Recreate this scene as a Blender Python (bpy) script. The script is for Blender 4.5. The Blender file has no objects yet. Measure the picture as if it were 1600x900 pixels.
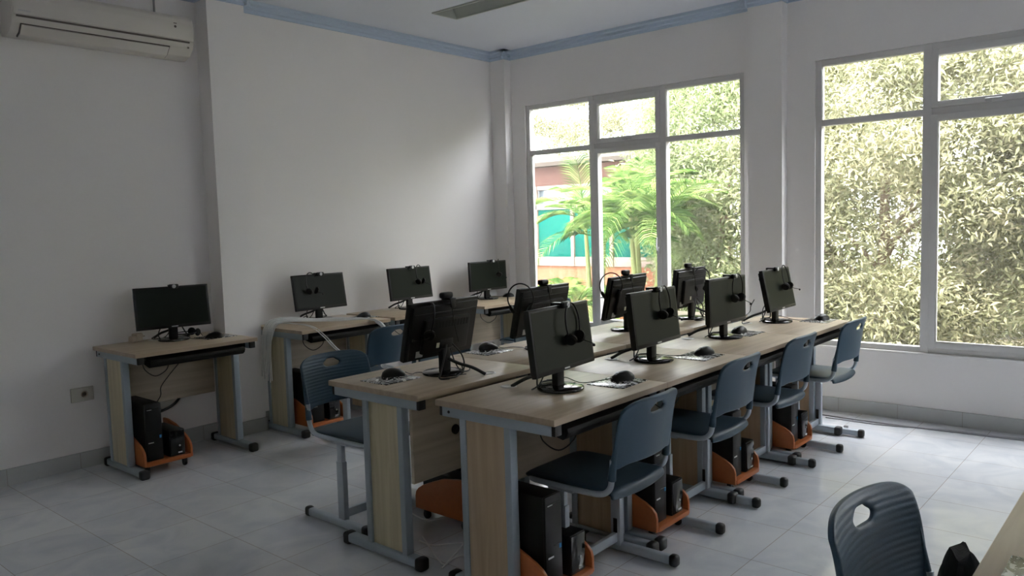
import bpy, bmesh, math, random
import numpy as np
from mathutils import Vector, Matrix

S = bpy.context.scene
COL = S.collection
random.seed(7)
RNG = np.random.default_rng(11)
PI = math.pi

# ------------------------------------------------------------------ camera, sky, sun, exposure
F_PX, YAW, PITCH, ROLL, CAM_H = 1234.93, .7137, -.0813, -.0288, 1.4306
cd = bpy.data.cameras.new('camera')
cd.sensor_width = 36
cd.lens = F_PX / 1600 * 36
cd.clip_start = .05
cam = bpy.data.objects.new('camera', cd)
COL.objects.link(cam)
fw = Vector((math.cos(PITCH) * math.cos(YAW), math.cos(PITCH) * math.sin(YAW), math.sin(PITCH)))
rt = Vector((math.sin(YAW), -math.cos(YAW), 0))
up = rt.cross(fw)
rt2 = rt * math.cos(ROLL) + up * math.sin(ROLL)
up2 = up * math.cos(ROLL) - rt * math.sin(ROLL)
cam.matrix_world = Matrix(((rt2.x, up2.x, -fw.x, 0), (rt2.y, up2.y, -fw.y, 0), (rt2.z, up2.z, -fw.z, CAM_H), (0, 0, 0, 1)))
S.camera = cam

world = bpy.data.worlds.new('world')
S.world = world
world.use_nodes = True
bgn = world.node_tree.nodes['Background']
bgn.inputs[0].default_value = (.93, .96, 1.0, 1)
bgn.inputs[1].default_value = 9.5

sd = bpy.data.lights.new('sun', 'SUN')
sd.energy = 6
sd.angle = math.radians(3)
sd.color = (1, .93, .78)
sun = bpy.data.objects.new('sun', sd)
COL.objects.link(sun)
sun.rotation_euler = Vector((.42, .28, -.86)).to_track_quat('-Z', 'Y').to_euler()

S.view_settings.view_transform = 'Standard'
S.view_settings.look = 'None'
S.view_settings.gamma = 1
S.view_settings.use_curve_mapping = False
S.view_settings.exposure = 0.86
S.cycles.max_bounces = 10
S.cycles.diffuse_bounces = 6
S.cycles.transparent_max_bounces = 16
S.cycles.sample_clamp_indirect = 8
S.cycles.use_denoising = True
S.cycles.caustics_reflective = False
S.cycles.caustics_refractive = False

# ------------------------------------------------------------------ measured places
XW, YL, X0, Y0, ZC = 5.834, 5.169, -1.8, -6.6, 3.06
Z1, Z2, ZR = .470, 2.533, 2.089          # window bottom, top, transom
DW, DD, DH = .776, .59, .75              # desk width, depth, height
XA = 2.111
YA, YB, YC, YS = 1.655, 2.35, 4.528, 4.538   # front edges / back edge of rows


def at(px, py, axis, val):
    d = fw + rt2 * ((px - 800) / F_PX) - up2 * ((py - 450) / F_PX)
    o = Vector((0, 0, CAM_H))
    i = 'xyz'.index(axis)
    return o + d * ((val - o[i]) / d[i])


# ------------------------------------------------------------------ materials
MATS = {}


def new_mat(name):
    m = bpy.data.materials.new(name)
    m.use_nodes = True
    nt = m.node_tree
    b = nt.nodes['Principled BSDF']
    MATS[name] = m
    return m, nt, b


def mat(name, col, rough=.5, metal=0., noise=0., nscale=20., bump=0., bscale=200., spec=.5, coat=0., stretch=None):
    m, nt, b = new_mat(name)
    b.inputs['Base Color'].default_value = (*col, 1)
    b.inputs['Roughness'].default_value = rough
    b.inputs['Metallic'].default_value = metal
    b.inputs['Specular IOR Level'].default_value = spec
    b.inputs['Coat Weight'].default_value = coat
    tc = nt.nodes.new('ShaderNodeTexCoord')
    mp = nt.nodes.new('ShaderNodeMapping')
    nt.links.new(tc.outputs['Object'], mp.inputs[0])
    if stretch:
        mp.inputs['Scale'].default_value = stretch
    if noise:
        n = nt.nodes.new('ShaderNodeTexNoise')
        n.inputs['Scale'].default_value = nscale
        n.inputs['Detail'].default_value = 5
        nt.links.new(mp.outputs[0], n.inputs['Vector'])
        r = nt.nodes.new('ShaderNodeMix')
        r.data_type = 'RGBA'
        r.inputs[6].default_value = (*[max(0, c * (1 - noise)) for c in col], 1)
        r.inputs[7].default_value = (*[min(1, c * (1 + noise)) for c in col], 1)
        nt.links.new(n.outputs[0], r.inputs[0])
        nt.links.new(r.outputs[2], b.inputs['Base Color'])
    if bump:
        n2 = nt.nodes.new('ShaderNodeTexNoise')
        n2.inputs['Scale'].default_value = bscale
        nt.links.new(mp.outputs[0], n2.inputs['Vector'])
        bp = nt.nodes.new('ShaderNodeBump')
        bp.inputs['Strength'].default_value = bump
        bp.inputs['Distance'].default_value = .002
        nt.links.new(n2.outputs[0], bp.inputs['Height'])
        nt.links.new(bp.outputs[0], b.inputs['Normal'])
    return m


mat('paint', (.84, .815, .80), .65, noise=.03, nscale=1.3, bump=.08, bscale=60)
mat('ceiling_paint', (.70, .73, .80), .7, noise=.02, nscale=1)
mat('cornice_blue', (.50, .59, .70), .6, noise=.03, nscale=4)
mat('skirting', (.50, .51, .50), .25, noise=.10, nscale=5)
mat('skirt_joint', (.32, .29, .26), .6, noise=.1)
mat('alu', (.66, .645, .63), .45, metal=.0, noise=.03, nscale=8)
mat('rubber_seal', (.12, .12, .12), .7, noise=.05)
mat('steel_grey', (.30, .35, .39), .38, metal=.15, noise=.04, nscale=30, bump=.1, bscale=400)
mat('chair_steel', (.42, .47, .52), .35, metal=.2, noise=.04, nscale=30)
mat('black_cap', (.010, .010, .011), .5, noise=.1, nscale=40)
mat('black_plastic', (.006, .006, .007), .36, spec=.3, noise=.12, nscale=60, bump=.1, bscale=600)
mat('black_gloss', (.008, .008, .009), .12, noise=.1, nscale=40)
mat('black_matte', (.008, .008, .008), .6, spec=.25, noise=.12, nscale=60, bump=.3, bscale=500)
mat('dark_fabric', (.008, .008, .010), .9, noise=.3, nscale=30, bump=.8, bscale=120)
mat('screen', (.009, .013, .010), .33, noise=.1, nscale=3, spec=.12)
mat('silver', (.55, .55, .55), .3, metal=.6, noise=.05)
mat('sticker_white', (.55, .55, .53), .5, noise=.15, nscale=120)
mat('sticker_cream', (.62, .60, .45), .5, noise=.1, nscale=200)
mat('blue_light', (.02, .22, .50), .4, noise=.05)
mat('orange_board', (.43, .125, .035), .38, noise=.12, nscale=9, stretch=(1, 6, 6))
mat('cable_black', (.010, .010, .010), .5, noise=.1)
mat('cable_white', (.72, .73, .72), .45, noise=.08, nscale=30)
mat('cable_grey', (.30, .30, .31), .5, noise=.08, nscale=30)
mat('white_plastic', (.60, .58, .52), .4, noise=.04, nscale=10)
mat('ac_plastic', (.66, .62, .57), .38, noise=.02, nscale=4)
mat('ac_dark', (.12, .10, .09), .6, noise=.1)
mat('cream_plastic', (.50, .42, .33), .5, noise=.15, nscale=40)
mat('lamp_reflector', (.42, .45, .42), .35, noise=.03, nscale=5)
mat('lamp_tube', (.62, .64, .62), .4, noise=.02)
mat('bark', (.22, .17, .12), .9, noise=.35, nscale=12, bump=.6, bscale=30)
mat('earth', (.10, .09, .06), .95, noise=.4, nscale=3, bump=.5, bscale=20)
mat('hut_brown', (.09, .048, .038), .8, noise=.2, nscale=5)
mat('hut_grey', (.06, .05, .042), .8, noise=.2, nscale=3)
mat('hut_cream', (.22, .17, .14), .7, noise=.08, nscale=5)
mat('hut_teal', (.0, .075, .055), .6, noise=.10, nscale=2)
mat('hut_glass', (.10, .12, .13), .15, noise=.2, nscale=4)
mat('palm_stem', (.16, .18, .07), .6, noise=.2, nscale=10)


def wood(name, c1, c2, axis, scale=1.0, rough=.33):
    m, nt, b = new_mat(name)
    b.inputs['Roughness'].default_value = rough
    tc = nt.nodes.new('ShaderNodeTexCoord')
    mp = nt.nodes.new('ShaderNodeMapping')
    sc = [28, 28, 28]
    sc[axis] = 1.6
    mp.inputs['Scale'].default_value = sc
    nt.links.new(tc.outputs['Object'], mp.inputs[0])
    n = nt.nodes.new('ShaderNodeTexNoise')
    n.inputs['Scale'].default_value = scale
    n.inputs['Detail'].default_value = 6
    n.inputs['Distortion'].default_value = .6
    nt.links.new(mp.outputs[0], n.inputs['Vector'])
    cr = nt.nodes.new('ShaderNodeValToRGB')
    cr.color_ramp.elements[0].position = .32
    cr.color_ramp.elements[0].color = (*c1, 1)
    cr.color_ramp.elements[1].position = .68
    cr.color_ramp.elements[1].color = (*c2, 1)
    nt.links.new(n.outputs[0], cr.inputs[0])
    nt.links.new(cr.outputs[0], b.inputs['Base Color'])
    return m


wood('wood_top', (.43, .335, .225), (.53, .425, .295), 0, rough=.38)
wood('wood_edge', (.34, .26, .18), (.42, .33, .235), 0)
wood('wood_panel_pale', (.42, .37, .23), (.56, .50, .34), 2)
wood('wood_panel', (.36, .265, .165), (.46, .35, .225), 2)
wood('wood_modesty', (.36, .30, .22), (.50, .43, .33), 0, scale=.7)
wood('hut_orange', (.17, .07, .035), (.22, .10, .06), 2)

for _n in ('hut_brown', 'hut_grey', 'hut_cream', 'hut_teal', 'hut_orange', 'palm_stem', 'bark', 'earth'):   # matt, low specular so sky reflection does not wash them out
    MATS[_n].node_tree.nodes['Principled BSDF'].inputs['Specular IOR Level'].default_value = .06
    MATS[_n].node_tree.nodes['Principled BSDF'].inputs['Roughness'].default_value = .9


def floor_mat():
    m, nt, b = new_mat('floor_tile')
    tc = nt.nodes.new('ShaderNodeTexCoord')
    mp = nt.nodes.new('ShaderNodeMapping')
    mp.inputs['Location'].default_value = (-(1.4542 - .4 * 20), -(4.5651 - .4 * 40), 0)
    nt.links.new(tc.outputs['Object'], mp.inputs[0])
    br = nt.nodes.new('ShaderNodeTexBrick')
    br.offset = 0
    br.squash = 1
    br.inputs['Scale'].default_value = 1
    br.inputs['Brick Width'].default_value = .4
    br.inputs['Row Height'].default_value = .4
    br.inputs['Mortar Size'].default_value = .0017
    br.inputs['Mortar Smooth'].default_value = .2
    br.inputs['Color1'].default_value = (.68, .69, .71, 1)
    br.inputs['Color2'].default_value = (.74, .75, .76, 1)
    br.inputs['Mortar'].default_value = (.44, .38, .35, 1)
    nt.links.new(mp.outputs[0], br.inputs['Vector'])
    n = nt.nodes.new('ShaderNodeTexNoise')
    n.inputs['Scale'].default_value = 3.5
    n.inputs['Detail'].default_value = 6
    n.inputs['Distortion'].default_value = 1.2
    nt.links.new(tc.outputs['Object'], n.inputs['Vector'])
    cr = nt.nodes.new('ShaderNodeValToRGB')
    cr.color_ramp.elements[0].position = .35
    cr.color_ramp.elements[0].color = (.84, .86, .90, 1)
    cr.color_ramp.elements[1].position = .62
    cr.color_ramp.elements[1].color = (1, 1, 1, 1)
    nt.links.new(n.outputs[0], cr.inputs[0])
    mx = nt.nodes.new('ShaderNodeMix')
    mx.data_type = 'RGBA'
    mx.blend_type = 'MULTIPLY'
    mx.inputs[0].default_value = 1
    nt.links.new(br.outputs[0], mx.inputs[6])
    nt.links.new(cr.outputs[0], mx.inputs[7])
    nt.links.new(mx.outputs[2], b.inputs['Base Color'])
    b.inputs['Roughness'].default_value = .11
    b.inputs['Specular IOR Level'].default_value = .6
    n3 = nt.nodes.new('ShaderNodeTexNoise')
    n3.inputs['Scale'].default_value = 7
    nt.links.new(tc.outputs['Object'], n3.inputs['Vector'])
    bp = nt.nodes.new('ShaderNodeBump')
    bp.inputs['Strength'].default_value = .05
    bp.inputs['Distance'].default_value = .01
    nt.links.new(n3.outputs[0], bp.inputs['Height'])
    nt.links.new(bp.outputs[0], b.inputs['Normal'])


floor_mat()


def chair_mat(name, col, ribs):
    m, nt, b = new_mat(name)
    b.inputs['Roughness'].default_value = .45
    b.inputs['Specular IOR Level'].default_value = .35
    tc = nt.nodes.new('ShaderNodeTexCoord')
    n = nt.nodes.new('ShaderNodeTexNoise')
    n.inputs['Scale'].default_value = 260
    nt.links.new(tc.outputs['Object'], n.inputs['Vector'])
    r = nt.nodes.new('ShaderNodeMix')
    r.data_type = 'RGBA'
    r.inputs[6].default_value = (*[c * .85 for c in col], 1)
    r.inputs[7].default_value = (*[c * 1.15 for c in col], 1)
    nt.links.new(n.outputs[0], r.inputs[0])
    nt.links.new(r.outputs[2], b.inputs['Base Color'])
    bp = nt.nodes.new('ShaderNodeBump')
    bp.inputs['Strength'].default_value = .25
    bp.inputs['Distance'].default_value = .001
    nt.links.new(n.outputs[0], bp.inputs['Height'])
    last = bp
    if ribs:   # horizontal ribs moulded into the sitter's side
        w = nt.nodes.new('ShaderNodeTexWave')
        w.bands_direction = 'Z'
        w.inputs['Scale'].default_value = 20
        w.inputs['Distortion'].default_value = 0
        nt.links.new(tc.outputs['Object'], w.inputs['Vector'])
        sx = nt.nodes.new('ShaderNodeSeparateXYZ')
        nt.links.new(tc.outputs['Normal'], sx.inputs[0])
        mr = nt.nodes.new('ShaderNodeMapRange')
        mr.inputs[1].default_value = .3
        mr.inputs[2].default_value = .7
        nt.links.new(sx.outputs[1], mr.inputs[0])
        ml = nt.nodes.new('ShaderNodeMath')
        ml.operation = 'MULTIPLY'
        nt.links.new(w.outputs['Fac'], ml.inputs[0])
        nt.links.new(mr.outputs[0], ml.inputs[1])
        b2 = nt.nodes.new('ShaderNodeBump')
        b2.inputs['Strength'].default_value = .35
        b2.inputs['Distance'].default_value = .002
        nt.links.new(ml.outputs[0], b2.inputs['Height'])
        nt.links.new(bp.outputs[0], b2.inputs['Normal'])
        last = b2
    nt.links.new(last.outputs[0], b.inputs['Normal'])


chair_mat('chair_blue', (.032, .066, .098), True)
chair_mat('seat_blue', (.030, .056, .080), False)


def pad_mat():
    m, nt, b = new_mat('mousepad_print')
    b.inputs['Roughness'].default_value = .25
    tc = nt.nodes.new('ShaderNodeTexCoord')
    v = nt.nodes.new('ShaderNodeTexNoise')
    v.inputs['Scale'].default_value = 26
    v.inputs['Detail'].default_value = 4
    v.inputs['Distortion'].default_value = 2.5
    nt.links.new(tc.outputs['Object'], v.inputs['Vector'])
    cr = nt.nodes.new('ShaderNodeValToRGB')
    cr.color_ramp.interpolation = 'CONSTANT'
    cr.color_ramp.elements[0].color = (.02, .02, .02, 1)
    cr.color_ramp.elements[1].position = .53
    cr.color_ramp.elements[1].color = (.62, .62, .60, 1)
    nt.links.new(v.outputs[0], cr.inputs[0])
    nt.links.new(cr.outputs[0], b.inputs['Base Color'])


pad_mat()


def glass_mat():
    m = bpy.data.materials.new('window_glass')
    m.use_nodes = True
    nt = m.node_tree
    nt.nodes.clear()
    out = nt.nodes.new('ShaderNodeOutputMaterial')
    tr = nt.nodes.new('ShaderNodeBsdfTransparent')
    gl = nt.nodes.new('ShaderNodeBsdfGlossy')
    gl.inputs['Roughness'].default_value = .02
    tl = nt.nodes.new('ShaderNodeBsdfTranslucent')     # milky glare over the view, put into the glass as haze
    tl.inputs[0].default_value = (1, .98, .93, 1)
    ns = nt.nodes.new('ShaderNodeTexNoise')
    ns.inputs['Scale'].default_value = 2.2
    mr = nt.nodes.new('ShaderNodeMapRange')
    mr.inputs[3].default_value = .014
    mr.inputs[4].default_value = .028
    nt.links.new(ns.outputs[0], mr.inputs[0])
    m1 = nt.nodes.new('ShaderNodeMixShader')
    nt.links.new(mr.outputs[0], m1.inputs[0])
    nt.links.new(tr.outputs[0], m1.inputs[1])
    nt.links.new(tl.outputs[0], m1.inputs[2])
    fr = nt.nodes.new('ShaderNodeFresnel')
    fr.inputs[0].default_value = 1.45
    m2 = nt.nodes.new('ShaderNodeMixShader')
    nt.links.new(fr.outputs[0], m2.inputs[0])
    nt.links.new(m1.outputs[0], m2.inputs[1])
    nt.links.new(gl.outputs[0], m2.inputs[2])
    nt.links.new(m2.outputs[0], out.inputs[0])
    MATS['window_glass'] = m


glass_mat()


def leaf_mat(name, c1, c2, c3):
    m = bpy.data.materials.new(name)
    m.use_nodes = True
    nt = m.node_tree
    nt.nodes.clear()
    out = nt.nodes.new('ShaderNodeOutputMaterial')
    ge = nt.nodes.new('ShaderNodeNewGeometry')
    cr = nt.nodes.new('ShaderNodeValToRGB')
    cr.color_ramp.elements[0].color = (*c1, 1)
    cr.color_ramp.elements[1].color = (*c3, 1)
    e = cr.color_ramp.elements.new(.55)
    e.color = (*c2, 1)
    tc = nt.nodes.new('ShaderNodeTexCoord')       # broad noise patches of duller and paler leaf colour
    ns = nt.nodes.new('ShaderNodeTexNoise')
    ns.inputs['Scale'].default_value = 1.6
    ns.inputs['Detail'].default_value = 4
    nt.links.new(tc.outputs['Object'], ns.inputs['Vector'])
    ma = nt.nodes.new('ShaderNodeMath')
    ma.operation = 'MULTIPLY_ADD'
    ma.inputs[1].default_value = 2.4
    ma.inputs[2].default_value = -1.2
    nt.links.new(ns.outputs[0], ma.inputs[0])
    mb = nt.nodes.new('ShaderNodeMath')
    mb.operation = 'ADD'
    mb.use_clamp = True
    nt.links.new(ge.outputs['Random Per Island'], mb.inputs[0])
    nt.links.new(ma.outputs[0], mb.inputs[1])
    nt.links.new(mb.outputs[0], cr.inputs[0])
    d = nt.nodes.new('ShaderNodeBsdfDiffuse')
    t = nt.nodes.new('ShaderNodeBsdfTranslucent')
    nt.links.new(cr.outputs[0], d.inputs[0])
    nt.links.new(cr.outputs[0], t.inputs[0])
    mx = nt.nodes.new('ShaderNodeMixShader')
    mx.inputs[0].default_value = .38
    nt.links.new(d.outputs[0], mx.inputs[1])
    nt.links.new(t.outputs[0], mx.inputs[2])
    nt.links.new(mx.outputs[0], out.inputs[0])
    MATS[name] = m


leaf_mat('leaf_pale', (.19, .20, .11), (.32, .32, .19), (.54, .51, .33))
leaf_mat('leaf_green', (.15, .19, .085), (.28, .33, .17), (.48, .51, .29))
leaf_mat('leaf_palm', (.03, .07, .015), (.09, .17, .04), (.24, .32, .10))


# ------------------------------------------------------------------ mesh helpers
def bm_new():
    return bmesh.new()


def box(bm, x0, x1, y0, y1, z0, z1, bev=0., seg=2, M=None):
    vs = [bm.verts.new((x, y, z)) for z in (z0, z1) for y in (y0, y1) for x in (x0, x1)]
    idx = [(0, 2, 3, 1), (4, 5, 7, 6), (0, 1, 5, 4), (2, 6, 7, 3), (0, 4, 6, 2), (1, 3, 7, 5)]
    fs = [bm.faces.new([vs[i] for i in f]) for f in idx]
    if bev:
        es = list({e for f in fs for e in f.edges})
        r = bmesh.ops.bevel(bm, geom=es, offset=bev, segments=seg, affect='EDGES', profile=.5)
        vs = [v for v in r['verts']]
    if M is not None:
        vv = {v for v in vs if v.is_valid}
        bmesh.ops.transform(bm, matrix=M, verts=list(vv))
    return bm


def boxM(bm, sx, sy, sz, M, bev=0.):
    t = bmesh.new()
    box(t, -sx / 2, sx / 2, -sy / 2, sy / 2, -sz / 2, sz / 2, bev)
    bmesh.ops.transform(t, matrix=M, verts=t.verts)
    merge(bm, t)


def merge(bm, t):
    me = bpy.data.meshes.new('tmp')
    t.to_mesh(me)
    t.free()
    bm.from_mesh(me)
    bpy.data.meshes.remove(me)


def smooth_path(pts, n=6):
    P = [Vector(p) for p in pts]
    if len(P) < 3:
        return P
    out = []
    Q = [P[0] * 2 - P[1]] + P + [P[-1] * 2 - P[-2]]
    for i in range(1, len(Q) - 2):
        a, b, c, d = Q[i - 1], Q[i], Q[i + 1], Q[i + 2]
        for k in range(n):
            t = k / n
            out.append(.5 * ((2 * b) + (c - a) * t + (2 * a - 5 * b + 4 * c - d) * t * t + (3 * b - a - 3 * c + d) * t ** 3))
    out.append(P[-1])
    return out


def tube(bm, pts, r, seg=8, smooth=True, n=6, rads=None):
    P = smooth_path(pts, n) if smooth else [Vector(p) for p in pts]
    rings = []
    prev = None
    for i, p in enumerate(P):
        t = (P[min(i + 1, len(P) - 1)] - P[max(i - 1, 0)])
        if t.length < 1e-9:
            t = Vector((0, 0, 1))
        t.normalize()
        if prev is None:
            a = Vector((0, 0, 1)) if abs(t.z) < .9 else Vector((1, 0, 0))
            u = t.cross(a).normalized()
        else:
            u = (prev - t * prev.dot(t)).normalized()
        prev = u
        v = t.cross(u)
        rr = r if rads is None else rads[0] + (rads[1] - rads[0]) * i / (len(P) - 1)
        rings.append([bm.verts.new(p + (u * math.cos(2 * PI * k / seg) + v * math.sin(2 * PI * k / seg)) * rr) for k in range(seg)])
    for a, b in zip(rings, rings[1:]):
        for k in range(seg):
            bm.faces.new((a[k], a[(k + 1) % seg], b[(k + 1) % seg], b[k]))
    bm.faces.new(rings[0][::-1])
    bm.faces.new(rings[-1])


def lathe(bm, prof, seg=32, c=(0, 0, 0), M=None):
    t = bmesh.new()
    rings = []
    for r, z in prof:
        if r < 1e-6:
            rings.append([t.verts.new((0, 0, z))])
        else:
            rings.append([t.verts.new((r * math.cos(2 * PI * k / seg), r * math.sin(2 * PI * k / seg), z)) for k in range(seg)])
    for a, b in zip(rings, rings[1:]):
        for k in range(seg):
            k2 = (k + 1) % seg
            if len(a) == 1:
                t.faces.new((a[0], b[k2], b[k]))
            elif len(b) == 1:
                t.faces.new((a[k], a[k2], b[0]))
            else:
                t.faces.new((a[k], a[k2], b[k2], b[k]))
    if len(rings[0]) > 1:
        t.faces.new(rings[0][::-1])
    if len(rings[-1]) > 1:
        t.faces.new(rings[-1])
    bmesh.ops.transform(t, matrix=(M if M is not None else Matrix.Translation(c)), verts=t.verts)
    merge(bm, t)


def prism(bm, poly, axis, a, b, bev=0.):
    """extrude a 2-D polygon (in the two other axes, in x,y,z order) from a to b"""
    t = bmesh.new()

    def P3(p, w):
        l = list(p)
        l.insert(axis, w)
        return l
    A = [t.verts.new(P3(p, a)) for p in poly]
    B = [t.verts.new(P3(p, b)) for p in poly]
    t.faces.new(A[::-1])
    t.faces.new(B)
    n = len(poly)
    for i in range(n):
        t.faces.new((A[i], A[(i + 1) % n], B[(i + 1) % n], B[i]))
    bmesh.ops.recalc_face_normals(t, faces=t.faces)
    if bev:
        bmesh.ops.bevel(t, geom=list(t.edges), offset=bev, segments=2, affect='EDGES', profile=.5)
    merge(bm, t)


def mesh_of(name, bm, m, smooth_ang=40):
    bmesh.ops.recalc_face_normals(bm, faces=bm.faces)
    me = bpy.data.meshes.new(name)
    bm.to_mesh(me)
    bm.free()
    me.materials.append(MATS[m])
    if smooth_ang:
        me.polygons.foreach_set('use_smooth', [True] * len(me.polygons))
        me.set_sharp_from_angle(angle=math.radians(smooth_ang))
    return me


CACHE = {}


def part(name, build, m, parent=None, key=None, smooth_ang=40):
    """one mesh object; the same key shares its mesh data"""
    if key is None or key not in CACHE:
        bm = bm_new()
        build(bm)
        me = mesh_of(name, bm, m, smooth_ang)
        if key is not None:
            CACHE[key] = me
    else:
        me = CACHE[key]
    o = bpy.data.objects.new(name, me)
    COL.objects.link(o)
    if parent is not None:
        o.parent = parent
    return o


def empty(name, loc, rz=0):
    o = bpy.data.objects.new(name, None)
    o.empty_display_size = .1
    COL.objects.link(o)
    o.location = loc
    o.rotation_euler = (0, 0, rz)
    return o


def tag(o, label, cat, group=None, kind=None):
    o['label'] = label
    o['category'] = cat
    if group:
        o['group'] = group
    if kind:
        o['kind'] = kind
    return o


def struct(name, build, m, label=None, cat=None, smooth_ang=30):
    o = part(name, build, m, None, None, smooth_ang)
    o['kind'] = 'structure'
    if label:
        o['label'] = label
    if cat:
        o['category'] = cat
    return o


# ------------------------------------------------------------------ room shell
struct('floor', lambda b: box(b, X0, XW + .12, Y0, YL + .12, -.12, 0), 'floor_tile', 'pale glossy square floor tiles with thin brown joints', 'floor')

WINS = [(4.829, 4.081, 3.3625, 2.6485), (2.109, 1.375, .655, -.07), (-.62, -1.36, -2.08, -2.80), (-3.34, -4.08, -4.80, -5.52)]  # last two windows lie out of view, added to light the room


def wall_window(b):
    ys = [Y0 - .12]
    T = .12
    edges = sorted([(w[3], w[0]) for w in WINS])
    box(b, XW, XW + T, Y0 - .12, YL + .12, -.12, Z1)
    box(b, XW, XW + T, Y0 - .12, YL + .12, Z2, ZC + .1)
    y = Y0 - .12
    for a, c in edges:
        box(b, XW, XW + T, y, a, Z1, Z2)
        y = c
    box(b, XW, XW + T, y, YL + .12, Z1, Z2)


struct('wall_right', wall_window, 'paint', 'white wall on the right pierced by tall aluminium windows', 'wall')
struct('wall_left', lambda b: box(b, X0 - .12, XW + .12, YL, YL + .12, -.12, ZC + .1), 'paint', 'plain white wall behind the desks on the left', 'wall')
struct('wall_back', lambda b: box(b, X0 - .12, X0, Y0 - .12, YL, -.12, ZC + .1), 'paint', 'white wall behind the viewer', 'wall')
struct('wall_near', lambda b: box(b, X0, XW, Y0 - .12, Y0, -.12, ZC + .1), 'paint', 'white end wall far from the air conditioner', 'wall')

# ceiling with a cut-out for the recessed lamp
LX0, LX1, LY0, LY1 = 4.345, 4.59, 3.22, 4.475


def ceiling(b):
    box(b, X0 - .12, LX0, Y0, YL, ZC, ZC + .12)
    box(b, LX1, XW, Y0, YL, ZC, ZC + .12)
    box(b, LX0, LX1, Y0, LY0, ZC, ZC + .12)
    box(b, LX0, LX1, LY1, YL, ZC, ZC + .12)


struct('ceiling', ceiling, 'ceiling_paint', 'flat pale bluish ceiling', 'ceiling')
struct('trim_slab', lambda b: box(b, X0, XW, Y0, YL, ZC + .12, ZC + .2), 'ceiling_paint', 'roof slab above the ceiling', 'roof')

PROT = .095
PILLARS = [('x', 2.775, 3.05), ('y', 4.995, YL), ('y', 2.314, 2.575), ('y', -.50, -.20)]
struct('trim_1', lambda b: box(b, 2.775, 3.05, YL - .155, YL, 0, ZC), 'paint', 'white square pillar standing out of the left wall', 'pillar')
struct('trim_2', lambda b: box(b, XW - PROT, XW, 4.995, YL, 0, ZC), 'paint', 'white pillar in the far corner', 'pillar')
struct('trim_3', lambda b: box(b, XW - PROT, XW, 2.314, 2.575, 0, ZC), 'paint', 'white pillar between the two windows', 'pillar')
struct('trim_4', lambda b: box(b, XW - PROT, XW, -.47, -.21, 0, ZC), 'paint', 'white pillar beyond the second window', 'pillar')


def cornice(b):
    pr = [(0, 0), (.012, 0), (.012, .022), (.026, .03), (.026, .052), (.048, .062), (.048, .083), (0, .083)]
    z0 = ZC - .083

    def alongx(xa, xb, y):
        prism(b, [(y - d, z0 + h) for d, h in pr], 0, xa, xb)

    def alongy(ya, yb, x):
        prism(b, [(x - d, z0 + h) for d, h in pr], 1, ya, yb)
    e = .048
    alongx(X0, 2.775, YL)
    alongx(2.775 - e, 3.05 + e, YL - .155)
    alongx(3.05, XW - PROT, YL)
    prism(b, [(2.775 - d, z0 + h) for d, h in pr], 1, YL - .155 - e, YL)
    prism(b, [(3.05 + d, z0 + h) for d, h in pr], 1, YL - .155 - e, YL)
    alongy(4.995 - e, YL, XW - PROT)
    alongy(2.575, 4.995, XW)
    alongy(2.314 - e, 2.575 + e, XW - PROT)
    alongy(-.20, 2.314, XW)
    alongy(-.50 - e, -.20 + e, XW - PROT)
    alongy(Y0, -.50, XW)
    for y, s in ((4.995, -1), (2.575, 1), (2.314, -1), (-.20, 1), (-.50, -1)):
        prism(b, [(y + s * d, z0 + h) for d, h in pr], 0, XW - PROT - e, XW)


struct('trim_5', cornice, 'cornice_blue', 'stepped light blue cornice along the ceiling edge', 'cornice')

HB = .098
struct('baseboard_left', lambda b: (box(b, X0, 2.775, YL - .012, YL, 0, HB), box(b, 2.763, 3.062, YL - .167, YL - .155, 0, HB),
                                    box(b, 2.763, 2.775, YL - .167, YL, 0, HB), box(b, 3.05, 3.062, YL - .167, YL, 0, HB),
                                    box(b, 3.062, XW - PROT, YL - .012, YL, 0, HB)), 'skirting', 'grey tile skirting along the left wall', 'skirting')
struct('baseboard_right', lambda b: (box(b, XW - .012, XW, Y0, -.5, 0, HB), box(b, XW - .012, XW, -.2, 2.314, 0, HB), box(b, XW - .012, XW, 2.575, 4.995, 0, HB),
                                     box(b, XW - PROT - .012, XW - PROT, 2.302, 2.587, 0, HB), box(b, XW - PROT - .012, XW, 2.302, 2.314, 0, HB),
                                     box(b, XW - PROT - .012, XW - PROT, 4.983, YL, 0, HB), box(b, XW - PROT - .012, XW, 4.983, 4.995, 0, HB)),
       'skirting', 'grey tile skirting under the windows', 'skirting')


def joints(b):
    for k in range(9):
        y = 1.93 - .4 * k
        if y > Y0:
            box(b, XW - .0132, XW - .0118, y - .0015, y + .0015, 0, HB)
    for k in range(11):
        x = 1.85 - .4 * k + .8
        if X0 < x < 2.8:
            box(b, x - .0015, x + .0015, YL - .0132, YL - .0118, 0, HB)


struct('trim_6', joints, 'skirt_joint', 'thin dark joints of the skirting tiles', 'skirting joint')


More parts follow.
